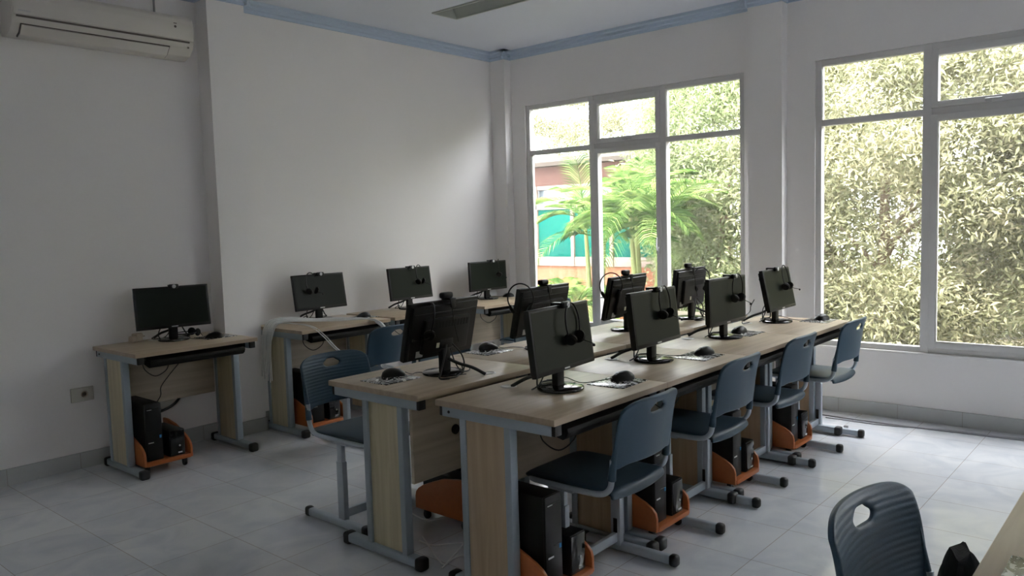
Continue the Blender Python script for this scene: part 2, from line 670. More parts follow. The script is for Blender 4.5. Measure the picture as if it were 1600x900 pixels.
# windows: one top-level structure object each with panes, sashes and handles
def window(n, ws, label):
    yl, ym1, ym2, yr = ws
    fx0, fx1 = XW + .015, XW + .075       # frame depth inside the reveal
    fr = .042

    def frame(b):
        box(b, fx0 + .0012, fx1 - .0012, yr + .001, yl - .001, Z1 + .0006, Z1 + fr, .003)
        box(b, fx0 + .0012, fx1 - .0012, yr + .001, yl - .001, Z2 - fr, Z2 - .0006, .003)
        box(b, fx0, fx1, yl - fr, yl, Z1, Z2, .003)
        box(b, fx0, fx1, yr, yr + fr, Z1, Z2, .003)
        for y in (ym1, ym2):
            box(b, fx0 - .002, fx1 + .001, y - .026, y + .026, Z1 + .001, Z2 - .001, .003)
        box(b, fx0 + .003, fx1 - .003, yr + .002, yl - .002, ZR - .022, ZR + .022, .003)
    f = struct('window_%d' % n, frame, 'alu', label, 'window')
    # sashes in the middle column
    for nm, za, zb in (('awning_sash', ZR + .022, Z2 - fr), ('casement_sash', Z1 + fr, ZR - .022)):
        def sash(b, za=za, zb=zb):
            w = .042
            a, c = ym2 + .026, ym1 - .026
            x0, x1 = fx0 - .012, fx1 - .01
            box(b, x0 + .0012, x1 - .0012, a + .001, c - .001, za + .0006, za + w, .003)
            box(b, x0 + .0012, x1 - .0012, a + .001, c - .001, zb - w, zb - .0006, .003)
            box(b, x0, x1, a, a + w, za, zb, .003)
            box(b, x0, x1, c - w, c, za, zb, .003)
        part(nm, sash, 'alu', f)
    xg = fx0 + .03
    cols = [(ym1 + .026, yl - fr), (ym2 + .026, ym1 - .026), (yr + fr, ym2 - .026)]
    for i, (a, c) in enumerate(cols):
        for za, zb in ((Z1 + fr, ZR - .022), (ZR + .022, Z2 - fr)):
            ins = .036 if i == 1 else 0

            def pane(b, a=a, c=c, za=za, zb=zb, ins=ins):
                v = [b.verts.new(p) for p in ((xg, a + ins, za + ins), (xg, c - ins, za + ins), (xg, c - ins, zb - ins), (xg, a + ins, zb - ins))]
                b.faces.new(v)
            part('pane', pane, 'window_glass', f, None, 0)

    def hnd1(b):
        yc = (ym1 + ym2) / 2
        box(b, fx0 - .03, fx0 - .012, yc - .02, yc + .02, ZR + .03, ZR + .05, .003)
        box(b, fx0 - .042, fx0 - .028, yc - .075, yc + .02, ZR + .034, ZR + .046, .003)
    part('latch', hnd1, 'silver', f)

    def hnd2(b):
        yc = ym2 + .05
        box(b, fx0 - .028, fx0 - .01, yc - .012, yc + .012, 1.14, 1.20, .003)
        tube(b, [(fx0 - .03, yc, 1.17), (fx0 - .045, yc, 1.19), (fx0 - .045, yc, 1.24), (fx0 - .04, yc, 1.28)], .006)
    part('handle', hnd2, 'silver', f)
    return f


window(1, WINS[0], 'far aluminium window with palms and a teal shed beyond')
window(2, WINS[1], 'nearer aluminium window filled with pale foliage')
window(3, WINS[2], 'unseen aluminium window third from the shed, added for room light')
window(4, WINS[3], 'unseen aluminium window fourth from the shed, added for room light')
# narrow plastered sills
for n, w in enumerate(WINS):
    struct('trim_%d' % (8 + n), lambda b, w=w: box(b, XW - .008, XW + .016, w[3] - .01, w[0] + .01, Z1 - .012, Z1 + .004, .003), 'paint', 'white sill lip under a window', 'sill')


# ------------------------------------------------------------------ air conditioner, lamp, socket
def ac_unit():
    r = empty('air_conditioner', (2.13, YL, 2.56))
    tag(r, 'white split air conditioner high on the wall above the single desk', 'air conditioner')
    hw = .525

    def body(b):
        pr = [(0, .01), (-.06, .0), (-.13, .02), (-.175, .065), (-.19, .10), (-.195, .20), (-.19, .235), (-.175, .255), (-.12, .275), (0, .28)]
        prism(b, pr, 0, -hw, hw, .004)
    part('housing', body, 'ac_plastic', r)

    def panel(b):
        pr = [(-.189, .105), (-.199, .11), (-.202, .20), (-.196, .236), (-.18, .258), (-.176, .25), (-.18, .2)]
        prism(b, pr, 0, -hw + .006, hw - .006, .0015)
    part('front_panel', panel, 'ac_plastic', r)

    def lv(b):
        pr = [(-.100, .0035), (-.134, .0155), (-.172, .057), (-.176, .053), (-.137, .009), (-.101, -.003)]
        prism(b, pr, 0, -hw + .05, hw - .16, .001)
    part('louvre', lv, 'ac_plastic', r)

    def gaps(b):
        prism(b, [(-.187, .094), (-.193, .094), (-.193, .104), (-.187, .104)], 0, -hw + .02, hw - .03)
        prism(b, [(-.170, .058), (-.177, .059), (-.178, .063), (-.171, .063)], 0, -hw + .045, hw - .155)
        prism(b, [(-.094, .001), (-.100, -.001), (-.100, .006), (-.094, .006)], 0, -hw + .045, hw - .155)
        for x in (-hw + .046, hw - .158):
            prism(b, [(-.098, .0), (-.134, .0125), (-.174, .056), (-.174, .062), (-.134, .02), (-.098, .008)], 0, x - .003, x + .003)
    part('slot', gaps, 'ac_dark', r)

    def led(b):
        lathe(b, [(0, 0), (.008, 0), (.008, .004), (0, .004)], 16, M=Matrix.Translation((hw - .125, -.199, .185)) @ Matrix.Rotation(PI / 2, 4, 'X'))
        box(b, hw - .135, hw - .115, -.203, -.198, .203, .208)
        lathe(b, [(0, 0), (.006, 0), (.006, .004), (0, .004)], 16, M=Matrix.Translation((hw - .035, -.178, .068)) @ Matrix.Rotation(PI / 2, 4, 'X'))
    part('sensor', led, 'ac_dark', r)

    def brand(b):
        for i in range(7):
            box(b, -hw + .03 + i * .009, -hw + .036 + i * .009, -.2022, -.2, .124, .131)
    part('maker_mark', brand, 'silver', r)
    return r


ac_unit()
tag(part('conduit', lambda b: tube(b, [(2.49, YL - .015, 2.83), (2.49, YL - .015, ZC - .083)], .007, smooth=False), 'cable_grey'),
    'thin grey conduit running up from the air conditioner', 'conduit')


def ceiling_lamp():
    r = empty('ceiling_light', ((LX0 + LX1) / 2, (LY0 + LY1) / 2, ZC))
    tag(r, 'recessed fluorescent ceiling light, switched off', 'ceiling light')
    hx, hy = (LX1 - LX0) / 2, (LY1 - LY0) / 2

    def fr(b):
        w, z0, z1 = .018, -.010, .004
        box(b, -hx - .012, -hx + w - .012, -hy - .012, hy + .012, z0, z1, .002)
        box(b, hx - w + .012, hx + .012, -hy - .012, hy + .012, z0, z1, .002)
        box(b, -hx, hx, -hy - .012, -hy + w - .012, z0, z1, .002)
        box(b, -hx, hx, hy - w + .012, hy + .012, z0, z1, .002)
    part('frame', fr, 'lamp_reflector', r)

    def refl(b):
        pr = [(-hx + .006, 0), (-hx * .55, .085), (hx * .55, .085), (hx - .006, 0), (hx - .002, 0), (hx * .6, .092), (-hx * .6, .092), (-hx + .002, 0)]
        prism(b, pr, 1, -hy + .004, hy - .004)
        box(b, -hx + .004, hx - .004, -hy + .004, -hy + .008, 0, .085)
        box(b, -hx + .004, hx - .004, hy - .008, hy - .004, 0, .085)
    part('reflector', refl, 'lamp_reflector', r)
    part('tube', lambda b: tube(b, [(0, -hy + .03, .05), (0, hy - .03, .05)], .016, 14, False), 'lamp_tube', r)


ceiling_lamp()


def socket():
    c = at(128, 616, 'y', YL)
    r = empty('wall_socket', (c.x, YL, c.z))
    tag(r, 'cream wall socket low on the wall beside the single desk', 'socket')
    part('plate', lambda b: box(b, -.066, .066, -.010, 0, -.043, .043, .003), 'white_plastic', r)
    part('outlet', lambda b: lathe(b, [(0, 0), (.012, 0), (.014, .004), (.019, .004), (.021, 0), (.021, -.003), (0, -.003)], 24,
                                   M=Matrix.Translation((.012, -.010, 0)) @ Matrix.Rotation(PI / 2, 4, 'X')), 'cream_plastic', r)


socket()


# ------------------------------------------------------------------ furniture builders
def desk(x, y, rot, label, pale=False, group=None, rows=None):
    """origin on the floor under the middle of the top; the user sits on the -y side"""
    r = empty('computer_desk', (x, y, 0), rot)
    tag(r, label, 'desk', group)
    W, D, H = DW / 2 - .0015, DD / 2, DH
    part('tabletop', lambda b: box(b, -W, W, -D, D, H - .024, H, .002), 'wood_top', r, 'd_top')
    part('edge_band', lambda b: (box(b, -W - .0004, W + .0004, -D - .0012, -D + .001, H - .0235, H - .0015), box(b, -W - .0012, -W + .001, -D, D, H - .0235, H - .0015), box(b, W - .001, W + .0012, -D, D, H - .0235, H - .0015)), 'wood_edge', r, 'd_edge')
    yf, yb = -D + .215, -D + .475
    for s in (-1, 1):
        xo = s * (W - .012)
        xi = s * (W - .052)
        a, c = min(xo, xi), max(xo, xi)
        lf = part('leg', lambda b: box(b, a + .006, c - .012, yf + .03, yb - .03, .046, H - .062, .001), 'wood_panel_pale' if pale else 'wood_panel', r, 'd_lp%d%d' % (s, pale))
        part('post', lambda b: box(b, a, c, yf, yf + .032, .045, H - .06, .004), 'steel_grey', lf, 'd_po%d' % s)
        part('post', lambda b: box(b, a, c, yb - .032, yb, .045, H - .06, .004), 'steel_grey', lf, 'd_pp%d' % s)
        part('top_rail', lambda b: box(b, a, c, -D + .022, D - .022, H - .066, H - .024, .003), 'steel_grey', lf, 'd_tr%d' % s)
        part('rail_cap', lambda b: box(b, a + .001, c - .001, -D + .006, -D + .023, H - .065, H - .025, .003), 'black_cap', lf, 'd_rc%d' % s)
        part('rail_cap', lambda b: box(b, a + .001, c - .001, D - .023, D - .006, H - .065, H - .025, .003), 'black_cap', lf, 'd_rd%d' % s)
        part('foot_rail', lambda b: box(b, a - .004, c + .004, -D + .075, D - .06, .012, .052, .009, 3), 'steel_grey', lf, 'd_fr%d' % s)
        part('foot_cap', lambda b: box(b, a - .008, c + .008, -D + .04, -D + .085, 0, .056, .014, 3), 'black_cap', lf, 'd_fc%d' % s)
        part('foot_cap', lambda b: box(b, a - .008, c + .008, D - .07, D - .025, 0, .056, .014, 3), 'black_cap', lf, 'd_fd%d' % s)
    part('modesty_panel', lambda b: box(b, -W + .052, W - .052, yb + .002, yb + .020, .352, H - .026, .001), 'wood_modesty', r, 'd_mod')

    def tray(b):
        prism(b, [(-D + .012, .668), (-D + .004, .685), (-D + .008, .700), (-D + .30, .700), (-D + .30, .690), (-D + .10, .672), (-D + .03, .655)], 0, -W + .085, W - .085, .002)
        for s in (-1, 1):
            box(b, s * (W - .07) - .012, s * (W - .07) + .012, -D + .05, -D + .36, .690, .7255, .001)
    part('keyboard_tray', tray, 'black_matte', r, 'd_tray')
    part('cable_grommet', lambda b: lathe(b, [(0, .0015), (.024, .0015), (.028, .004), (.033, .003), (.036, .0002), (0, .0002)], 28, (-.045 if rot == 0 else -.13, D - .085, H)), 'white_plastic', r, 'd_gr%d' % (rot == 0))
    part('cable_hole', lambda b: (lathe(b, [(0, 0), (.022, 0), (.022, .006), (.012, .006), (.012, .002), (0, .002)], 20, M=Matrix.Translation((W - .30, yb + .020, .535)) @ Matrix.Rotation(-PI / 2, 4, 'X')),), 'black_cap', r, 'd_hole')
    part('bolt', lambda b: (lathe(b, [(0, 0), (.006, 0), (.005, .003), (0, .003)], 12, M=Matrix.Translation((-W + .012, D - .06, H - .045)) @ Matrix.Rotation(-PI / 2, 4, 'Y')),), 'black_cap', r, 'd_bolt')
    part('loose_cable', lambda b: tube(b, [(-W + .10, -D + .15, .685), (-W + .11, -D + .14, .63), (-W + .15, -D + .10, .592), (-W + .20, -D + .07, .62), (-W + .22, -D + .06, .665)], .0028, 6), 'cable_black', r, 'd_loop')
    return r


def chair_back_mesh(b):
    us = [-1, -.93, -.84, -.70, -.52, -.34, -.24, -.12, 0, .12, .24, .34, .52, .70, .84, .93, 1]
    vs = [0, .05, .14, .26, .38, .50, .60, .67, .725, .80, .875, .93, .97, 1]
    G = {}
    for j, v in enumerate(vs):
        for i, u in enumerate(us):
            au = abs(u)
            s = max(0, min(1, (au - .66) / .20))
            s = s * s * (3 - 2 * s)
            zb = .545 - .012 * s
            zt = .795 - .036 * au ** 7 - .006 * au ** 2
            z = zb + (zt - zb) * v
            x = .214 * u * (1 - .03 * v ** 6 * au ** 2)
            zz = (z - .5) / .3
            y = -.236 - .042 * (1 - u * u) - .045 * zz - .012 * max(0, v) ** 7
            G[i, j] = [x, y, z]
    # slot: rows .78-.875, columns -.27..-.27
    i0, i1 = us.index(-.24), us.index(.24)
    j0, j1 = vs.index(.725), vs.index(.875)
    jm = vs.index(.80)
    for ii, s in ((i0, 1), (i1, -1)):
        G[ii, j0][0] += s * .012
        G[ii, j0][2] += .003
        G[ii, j1][0] += s * .022
        G[ii, j1][2] -= .010
        G[ii, jm][0] -= s * .004
    V = {k: b.verts.new(p) for k, p in G.items()}
    for j in range(len(vs) - 1):
        for i in range(len(us) - 1):
            if i0 <= i < i1 and j0 <= j < j1:
                continue
            b.faces.new((V[i, j], V[i + 1, j], V[i + 1, j + 1], V[i, j + 1]))


def bake(me_builder, m, mods, name):
    """build a mesh once with its modifiers applied"""
    b = bm_new()
    me_builder(b)
    bmesh.ops.recalc_face_normals(b, faces=b.faces)
    me = bpy.data.meshes.new(name)
    b.to_mesh(me)
    b.free()
    o = bpy.data.objects.new('bake', me)
    COL.objects.link(o)
    for kind, kw in mods:
        md = o.modifiers.new(kind, kind)
        for k, v in kw.items():
            setattr(md, k, v)
    dg = bpy.context.evaluated_depsgraph_get()
    dg.update()
    me2 = bpy.data.meshes.new_from_object(o.evaluated_get(dg))
    bpy.data.objects.remove(o)
    me2.name = name
    me2.materials.clear()
    me2.materials.append(MATS[m])
    me2.polygons.foreach_set('use_smooth', [True] * len(me2.polygons))
    return me2


CACHE['c_back'] = bake(chair_back_mesh, 'chair_blue', [('SOLIDIFY', dict(thickness=.015, offset=0)), ('SUBSURF', dict(levels=2))], 'backrest')
# side sleeves are moulded onto the backrest
_b = bm_new()
_b.from_mesh(CACHE['c_back'])
for _s in (-1, 1):
    tube(_b, [(_s * .204, -.236, .492), (_s * .204, -.244, .55), (_s * .203, -.257, .62), (_s * .199, -.269, .69), (_s * .194, -.277, .74)], .0165, 12, rads=(.0165, .002))
CACHE['c_back'] = mesh_of('backrest', _b, 'chair_blue', 60)


def seat_mesh(b):
    xs = [-1, -.94, -.8, -.4, 0, .4, .8, .94, 1]
    ys = [.205, .198, .17, .10, 0, -.10, -.16, -.200, -.222, -.232, -.236, -.238]
    zs = [.432, .446, .454, .456, .453, .452, .452, .452, .448, .438, .423, .406]
    V = {}
    for j, (y, z) in enumerate(zip(ys, zs)):
        for i, x in enumerate(xs):
            w = .198
            if j == 0:
                w *= .86
            elif j == 1:
                w *= .93
            elif j == 2:
                w *= .985
            if j > 9:
                w *= 1 - .01 * (j - 9) / 2
            yy = y - (.022 * (1 - x * x) * max(0, min(1, (j - 4) / 3))) + (.006 * (1 - x * x) if j < 3 else 0)
            zz = z - .010 * abs(x) ** 8 - .006 * (1 - x * x) * (0 if j > 7 else 1) + (.016 * x ** 6 * (j - 8) / 3 if j > 8 else 0)
            V[i, j] = b.verts.new((x * w, yy, zz))
    for j in range(len(ys) - 1):
        for i in range(len(xs) - 1):
            b.faces.new((V[i, j], V[i, j + 1], V[i + 1, j + 1], V[i + 1, j]))


CACHE['c_seat'] = bake(seat_mesh, 'seat_blue', [('SOLIDIFY', dict(thickness=.018, offset=-1)), ('SUBSURF', dict(levels=2))], 'seat')


def chair(x, y, rz, label, drop=0., group='blue classroom chairs'):
    """origin on the floor between the two columns; the sitter looks along +y"""
    r = empty('classroom_chair', (x, y, 0), rz)
    tag(r, label, 'chair', group)
    k = '%.2f' % drop
    o = part('backrest', None, 'chair_blue', r, 'c_back')
    o.location.z = -drop
    o = part('seat', None, 'seat_blue', r, 'c_seat')
    o.location.z = -drop

    def frame(b):
        for s in (-1, 1):
            tube(b, [(s * .10, .172, .424), (s * .165, .170, .424), (s * .192, .145, .424), (s * .200, .06, .424), (s * .202, -.08, .424), (s * .203, -.165, .426), (s * .204, -.205, .437), (s * .204, -.229, .462), (s * .204, -.237, .50), (s * .204, -.242, .57)], .0115, 10)
        tube(b, [(-.11, .172, .424), (.11, .172, .424)], .0115, 10, False)
    o = part('seat_frame', frame, 'chair_steel', r, 'c_frame')
    o.location.z = -drop
    for s in (-1, 1):
        c = part('column', lambda b: (box(b, s * .197 - .014, s * .197 + .014, -.024, .024, .03, .325, .003), box(b, s * .197 - .011, s * .197 + .011, -.018, .018, .32, .418 - drop, .002),
                                      box(b, s * .185 - .025, s * .185 + .025, -.06, .06, .408 - drop, .416 - drop, .001)), 'chair_steel', r, 'c_col%d%s' % (s, k))
        part('column_slot', lambda b: (box(b, s * .183 - .003, s * .183 + .003, -.009, .009, .085, .15), ), 'black_cap', c, 'c_slot%d' % s)
        f = part('foot', lambda b: box(b, s * .203 - .017, s * .203 + .017, -.262, .165, .006, .044, .008, 3), 'chair_steel', r, 'c_foot%d' % s)
        part('foot_cap', lambda b: box(b, s * .203 - .021, s * .203 + .021, -.292, -.25, 0, .05, .015, 3), 'black_cap', f, 'c_cap%d' % s)
        part('foot_cap', lambda b: box(b, s * .203 - .021, s * .203 + .021, .153, .195, 0, .05, .015, 3), 'black_cap', f, 'c_cbp%d' % s)
    part('crossbar', lambda b: box(b, -.185, .185, -.010, .010, .048, .088, .002), 'chair_steel', r, 'c_cross')
    return r


def monitor(x, y, z, rz, yaw, tilt, label, back_view=False, cable=True, wire=None):
    """origin at the foot of the stand; the screen looks along -y"""
    r = empty('computer_monitor', (x, y, z), rz + yaw)
    tag(r, label, 'monitor', 'black flat computer monitors')
    part('stand_base', lambda b: lathe(b, [(0, 0), (.094, 0), (.097, .004), (.096, .010), (.088, .014), (.03, .018), (0, .018)], 48), 'black_gloss', r, 'm_base')
    part('stand_neck', lambda b: (box(b, -.026, .026, -.004, .026, .014, .16, .004), box(b, -.045, .045, .004, .03, .12, .19, .004)), 'black_plastic', r, 'm_neck')
    Wm, Hm = .2275, .1325
    p = part('casing', lambda b: (
        prism(b, [(-.006, -Hm), (-.012, -Hm + .003), (-.012, Hm - .003), (-.006, Hm), (.012, Hm), (.012, -Hm)], 0, -Wm, Wm, .0015),
        box(b, -Wm + .012, Wm - .012, .010, .026, -Hm + .012, Hm - .012, .006),
        box(b, -.15, .15, .02, .048, -.10, .062, .010),
        box(b, -Wm + .02, Wm - .02, .02, .030, .074, .088, .003)), 'black_plastic', r, 'm_case')
    p.location = (0, -.008, .213)
    p.rotation_euler = (-tilt, 0, 0)
    part('screen', lambda b: box(b, -Wm + .012, Wm - .012, -.0128, -.0122, -Hm + .020, Hm - .012), 'screen', p, 'm_scr')
    part('maker_mark', lambda b: (box(b, -.020, .020, -.0135, -.0118, -Hm + .006, -Hm + .012, .0006),), 'silver', p, 'm_mark')
    part('button_strip', lambda b: tuple(box(b, Wm - .09 + q * .014, Wm - .082 + q * .014, -.0135, -.0118, -Hm + .006, -Hm + .009, .0006) for q in range(5)), 'black_gloss', p, 'm_btn')
    part('vent_slots', lambda b: tuple(box(b, -.13 + q * .02, -.118 + q * .02, .0475, .0485, .02, .05) for q in range(14)), 'black_matte', p, 'm_vent')
    if back_view:
        part('rating_label', lambda b: box(b, .125, .17, .0255, .0268, -.115, -.085), 'sticker_white', p, 'm_lab')
        part('barcode_label', lambda b: box(b, .045, .065, .0475, .0488, -.075, -.052), 'sticker_cream', p, 'm_lab2')
    if cable:
        w = part('monitor_cable', lambda b: (
            tube(b, [(-.02, .045, .14), (-.05, .07, .09), (-.075, .065, .04), (-.06, .07, .008), (.0, .10, .006), (.06, .13, .006), (.10, .125, -.0 + .006)], .0035, 7),
            tube(b, [(.02, .045, .14), (.06, .07, .10), (.10, .08, .03), (.13, .10, .008), (.10, .13, .006)], .0045, 7),
            tube(b, [(.0, .05, .12), (.0, .075, .06), (-.03, .085, .015), (-.09, .08, .008), (-.12, .05, .02), (-.09, .035, .035), (-.07, .06, .012)], .003, 7)), 'cable_black', r, 'm_cab')
        part('sheathed_cable', lambda b: tube(b, [(.03, .06, .08), (.0, .10, .055), (-.035, .15, .035), (-.065, .20, .004)], .0075, 8), 'cable_black', r, 'm_cab2')
    return r


def webcam(mon, dx, label, low):
    """clipped on the top edge of a monitor"""
    case = [c for c in mon.children if c.name.startswith('casing')][0]
    t = -case.rotation_euler.x
    M = Matrix.Translation(mon.location) @ Matrix.Rotation(mon.rotation_euler.z, 4, 'Z') @ Matrix.Translation((0, -.008, .213)) @ Matrix.Rotation(-t, 4, 'X')
    p = M @ Vector((dx, 0, .1325))
    r = empty('webcam', p, mon.rotation_euler.z)
    tag(r, label, 'webcam', 'webcams clipped on the monitors')
    part('body', lambda b: (box(b, -.032, .032, -.034, -.012, -.014, .014, .009, 3) if low else box(b, -.034, .034, -.022, .012, .006, .034, .010, 3),), 'black_plastic', r, 'w_body%d' % low)
    part('lens', lambda b: (lathe(b, [(0, 0), (.010, 0), (.012, .004), (.008, .006), (0, .004)], 20, M=Matrix.Translation((0, -.033 if low else -.021, .0 if low else .020)) @ Matrix.Rotation(PI / 2, 4, 'X')),), 'silver', r, 'w_lens%d' % low)
    part('clip', lambda b: (box(b, -.018, .018, -.020, .040, 0.0005, .008, .002), box(b, -.016, .016, .034, .040, -.035, .004, .002)), 'black_plastic', r, 'w_clip')
    part('cord', lambda b: tube(b, [(.012, .020, .006), (.02, .040, .003), (.026, .050, -.02), (.02, .058, -.10), (.0, .062, -.19)], .002, 6), 'cable_black', r, 'w_cord')
    return r


def headset(loc, rot, label, mic=True, scale=1.):
    """hangs from the top of its band; the band lies in the local xz plane"""
    r = empty('headset', loc)
    r.rotation_euler = rot
    r.scale = (scale,) * 3
    tag(r, label, 'headset', 'black headsets at the computers')
    band = []
    for k in range(21):
        a = PI * (-.18 + 1.36 * k / 20)
        band.append((-.074 * math.cos(a), 0, -.088 + .088 * math.sin(a)))
    part('headband', lambda b: tube(b, band, .0042, 8, True, 2), 'black_plastic', r, 'h_band')

    def pads(s):
        def f(b):
            lathe(b, [(0, -.008), (.024, -.008), (.030, .0), (.028, .010), (.014, .014), (0, .012)], 24, M=Matrix.Translation((s * .050, 0, -.155)) @ Matrix.Rotation(-s * PI * .32, 4, 'Y'))
        return f
    part('ear_cup', pads(-1), 'black_matte', r, 'h_cup-')
    part('ear_cup', pads(1), 'black_matte', r, 'h_cup+')
    part('microphone', lambda b: (tube(b, [(.056, 0, -.165), (.066, -.03, -.18), (.055, -.06, -.190), (.035, -.07, -.195)], .0022, 6), lathe(b, [(0, -.006), (.006, -.004), (.006, .006), (0, .008)], 12, (.032, -.071, -.195))), 'black_matte', r, 'h_mic')
    return r


def mouse(x, y, z, rz, label, cable=None):
    r = empty('computer_mouse', (x, y, z), rz)
    tag(r, label, 'mouse', 'black computer mice')

    def body(b):
        n, m_ = 14, 18
        rings = []
        for i in range(n + 1):
            t = i / n
            yy = -.058 + .116 * t
            w = .032 * math.sqrt(max(0, 1 - abs(2 * t - 1) ** 3)) + .001
            h = .036 * (math.sin(PI * min(1, t ** .85)) ** .6) * (1 - .12 * t) + .003
            ring = []
            for k in range(m_ + 1):
                a = PI * k / m_
                ring.append(b.verts.new((-w * math.cos(a), yy, h * math.sin(a) ** .8)))
            rings.append(ring)
        for p, q in zip(rings, rings[1:]):
            for k in range(m_):
                b.faces.new((p[k], p[k + 1], q[k + 1], q[k]))
            b.faces.new((p[m_], p[0], q[0], q[m_]))
        b.faces.new(rings[0])
        b.faces.new(rings[-1][::-1])
    part('shell', body, 'black_plastic', r, 'mo_body', 60)
    part('scroll_wheel', lambda b: lathe(b, [(0, -.003), (.008, -.003), (.008, .003), (0, .003)], 16, M=Matrix.Translation((0, .028, .027)) @ Matrix.Rotation(PI / 2, 4, 'Y')), 'silver', r, 'mo_wh')
    if cable:
        inv = Matrix.Rotation(-rz, 4, 'Z')
        pts = [(0, .055, .012)] + [tuple(inv @ (Vector(p) - Vector((x, y, z)))) for p in cable]
        part('mouse_cable', lambda b: tube(b, pts, .002, 6), 'cable_black', r)
    return r


def mousepad(x, y, z, rz, label):
    o = part('mousepad', lambda b: box(b, -.105, .105, -.088, .088, 0, .003, .001), 'mousepad_print', None, 'pad')
    o.location = (x, y, z)
    o.rotation_euler = (0, 0, rz)
    tag(o, label, 'mousepad', 'printed mousepads')
    return o


def trolley(x, y, rz, label):
    """origin on the floor at the middle of the front edge, front = -y"""
    r = empty('computer_trolley', (x, y, 0), rz)
    tag(r, label, 'trolley', 'orange rolling stands under the desks')
    part('base_board', lambda b: box(b, -.135, .135, 0, .36, .055, .078, .003), 'orange_board', r, 't_base')
    for s in (-1, 1):
        pr = [(.004, .056), (.004, .115), (.010, .140), (.028, .160), (.060, .180), (.12, .205), (.20, .235), (.30, .252), (.352, .252), (.352, .056)]
        part('side_panel', lambda b: prism(b, pr, 0, s * .142 - .008, s * .142 + .008, .004), 'orange_board', r, 't_side%d' % s)
    for sx in (-1, 1):
        for yy in (.05, .31):
            c = part('caster', lambda b: (lathe(b, [(0, -.008), (.020, -.008), (.022, 0), (.020, .008), (0, .008)], 20, M=Matrix.Translation((sx * .115, yy, .022)) @ Matrix.Rotation(PI / 2, 4, 'Y')),
                                          box(b, sx * .115 - .013, sx * .115 + .013, yy - .012, yy + .012, .024, .055, .003)), 'black_cap', r, 't_c%d%.2f' % (sx, yy))
    return r


def tower(x, y, rz, label):
    r = empty('desktop_computer', (x, y, .0785), rz)
    tag(r, label, 'computer', 'black desktop computers')
    part('case', lambda b: (box(b, -.050, .050, .006, .33, 0, .345, .003),), 'black_matte', r, 'pc_case')
    f = part('front_bezel', lambda b: (box(b, -.050, .050, -.006, .010, 0, .345, .005),), 'black_plastic', r, 'pc_f')
    part('drive_slot', lambda b: (box(b, -.040, .036, -.0075, -.005, .312, .316), box(b, -.004, .042, -.0075, -.005, .150, .153)), 'black_gloss', f, 'pc_s')
    part('power_light', lambda b: box(b, .030, .042, -.0078, -.005, .132, .150, .001), 'blue_light', f, 'pc_l')
    part('maker_mark', lambda b: (box(b, -.038, -.006, -.0078, -.005, .108, .114),), 'silver', f, 'pc_m')
    part('status_strip', lambda b: box(b, -.036, -.008, -.0078, -.005, .308, .3105), 'silver', f, 'pc_m2')
    return r


def ups(x, y, rz, label):
    r = empty('power_backup_unit', (x, y, .0785), rz)
    tag(r, label, 'power unit', 'small black power units')
    part('case', lambda b: (box(b, -.049, .049, .0, .26, 0, .16, .006),), 'black_plastic', r, 'up_c')
    part('front_panel', lambda b: (box(b, -.044, .044, -.004, .002, .006, .155, .003),), 'black_gloss', r, 'up_f')
    part('button', lambda b: (lathe(b, [(0, 0), (.006, 0), (.006, .003), (0, .004)], 16, M=Matrix.Translation((.012, -.004, .062)) @ Matrix.Rotation(PI / 2, 4, 'X')),), 'silver', r, 'up_b')
    part('maker_mark', lambda b: box(b, .0, .026, -.0055, -.0035, .016, .024), 'silver', r, 'up_m')
    return r


def rig(x, y, rot, where):
    """trolley with its computer and power unit; (x, y) = middle of the trolley front edge"""
    trolley(x, y, rot, 'orange wooden rolling stand ' + where)
    R = Matrix.Rotation(rot, 4, 'Z')
    a = R @ Vector((-.070, .035, 0))
    c = R @ Vector((.062, .020, 0))
    tower(x + a.x, y + a.y, rot, 'slim black desktop computer ' + where)
    ups(x + c.x, y + c.y, rot, 'small black power unit ' + where)


# ------------------------------------------------------------------ desks
ORD = ['at the windowless end of', 'second from the windowless end of', 'second from the window end of', 'at the window end of']
xa = [XA + DW * i for i in range(4)]
for i in range(4):
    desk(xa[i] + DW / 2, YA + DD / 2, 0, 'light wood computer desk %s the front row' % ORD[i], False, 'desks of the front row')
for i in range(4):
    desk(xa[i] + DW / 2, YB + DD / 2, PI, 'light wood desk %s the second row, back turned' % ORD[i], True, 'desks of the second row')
desk(1.955 + DW / 2, YS + DD / 2, 0, 'single light wood desk under the air conditioner, beside the wall socket', True)
CX = [3.058, 3.895, 4.788]
CY = [YC, YC + .02, 4.455]
CN = ['first wall desk behind the pillar, white cables over it', 'middle wall desk between the other two behind the pillar', 'wall desk in the room corner by the window']
for x, y, n in zip(CX, CY, CN):
    desk(x + DW / 2, y + DD / 2, 0, 'light wood ' + n, True, 'desks along the left wall')
desk(1.50 + DW / 2, -.295 + DD / 2, PI, 'light wood desk apart from the rows, with a printed mousepad on it', True)

# ------------------------------------------------------------------ chairs
chair(2.60, 1.855, math.radians(1), 'blue chair at the windowless end of the front row', .025)
chair(3.43, 1.865, math.radians(1), 'blue chair second from the windowless end of the front row')
chair(4.215, 1.880, 0, 'blue chair second from the window end of the front row')
chair(5.005, 1.855, 0, 'blue chair at the window end of the front row, its seat catching window light')
chair(2.440, 3.05, PI, 'blue chair with ribbed backrest showing, at the windowless end of the second row')
chair(3.24, 3.08, PI, 'blue chair mostly hidden by the first back-turned monitor of the second row')
chair(4.05, 3.05, PI, 'blue chair of which a sliver shows between second-row monitors')
chair(3.385, 4.25, 0, 'blue chair at the wall desk with white cables on its seat')
chair(5.22, 4.33, 0, 'blue chair at the corner wall desk near the window')
chair(1.80, .245, math.radians(180 - 7), 'blue chair pushed in at the lone desk by the crumpled black bag')

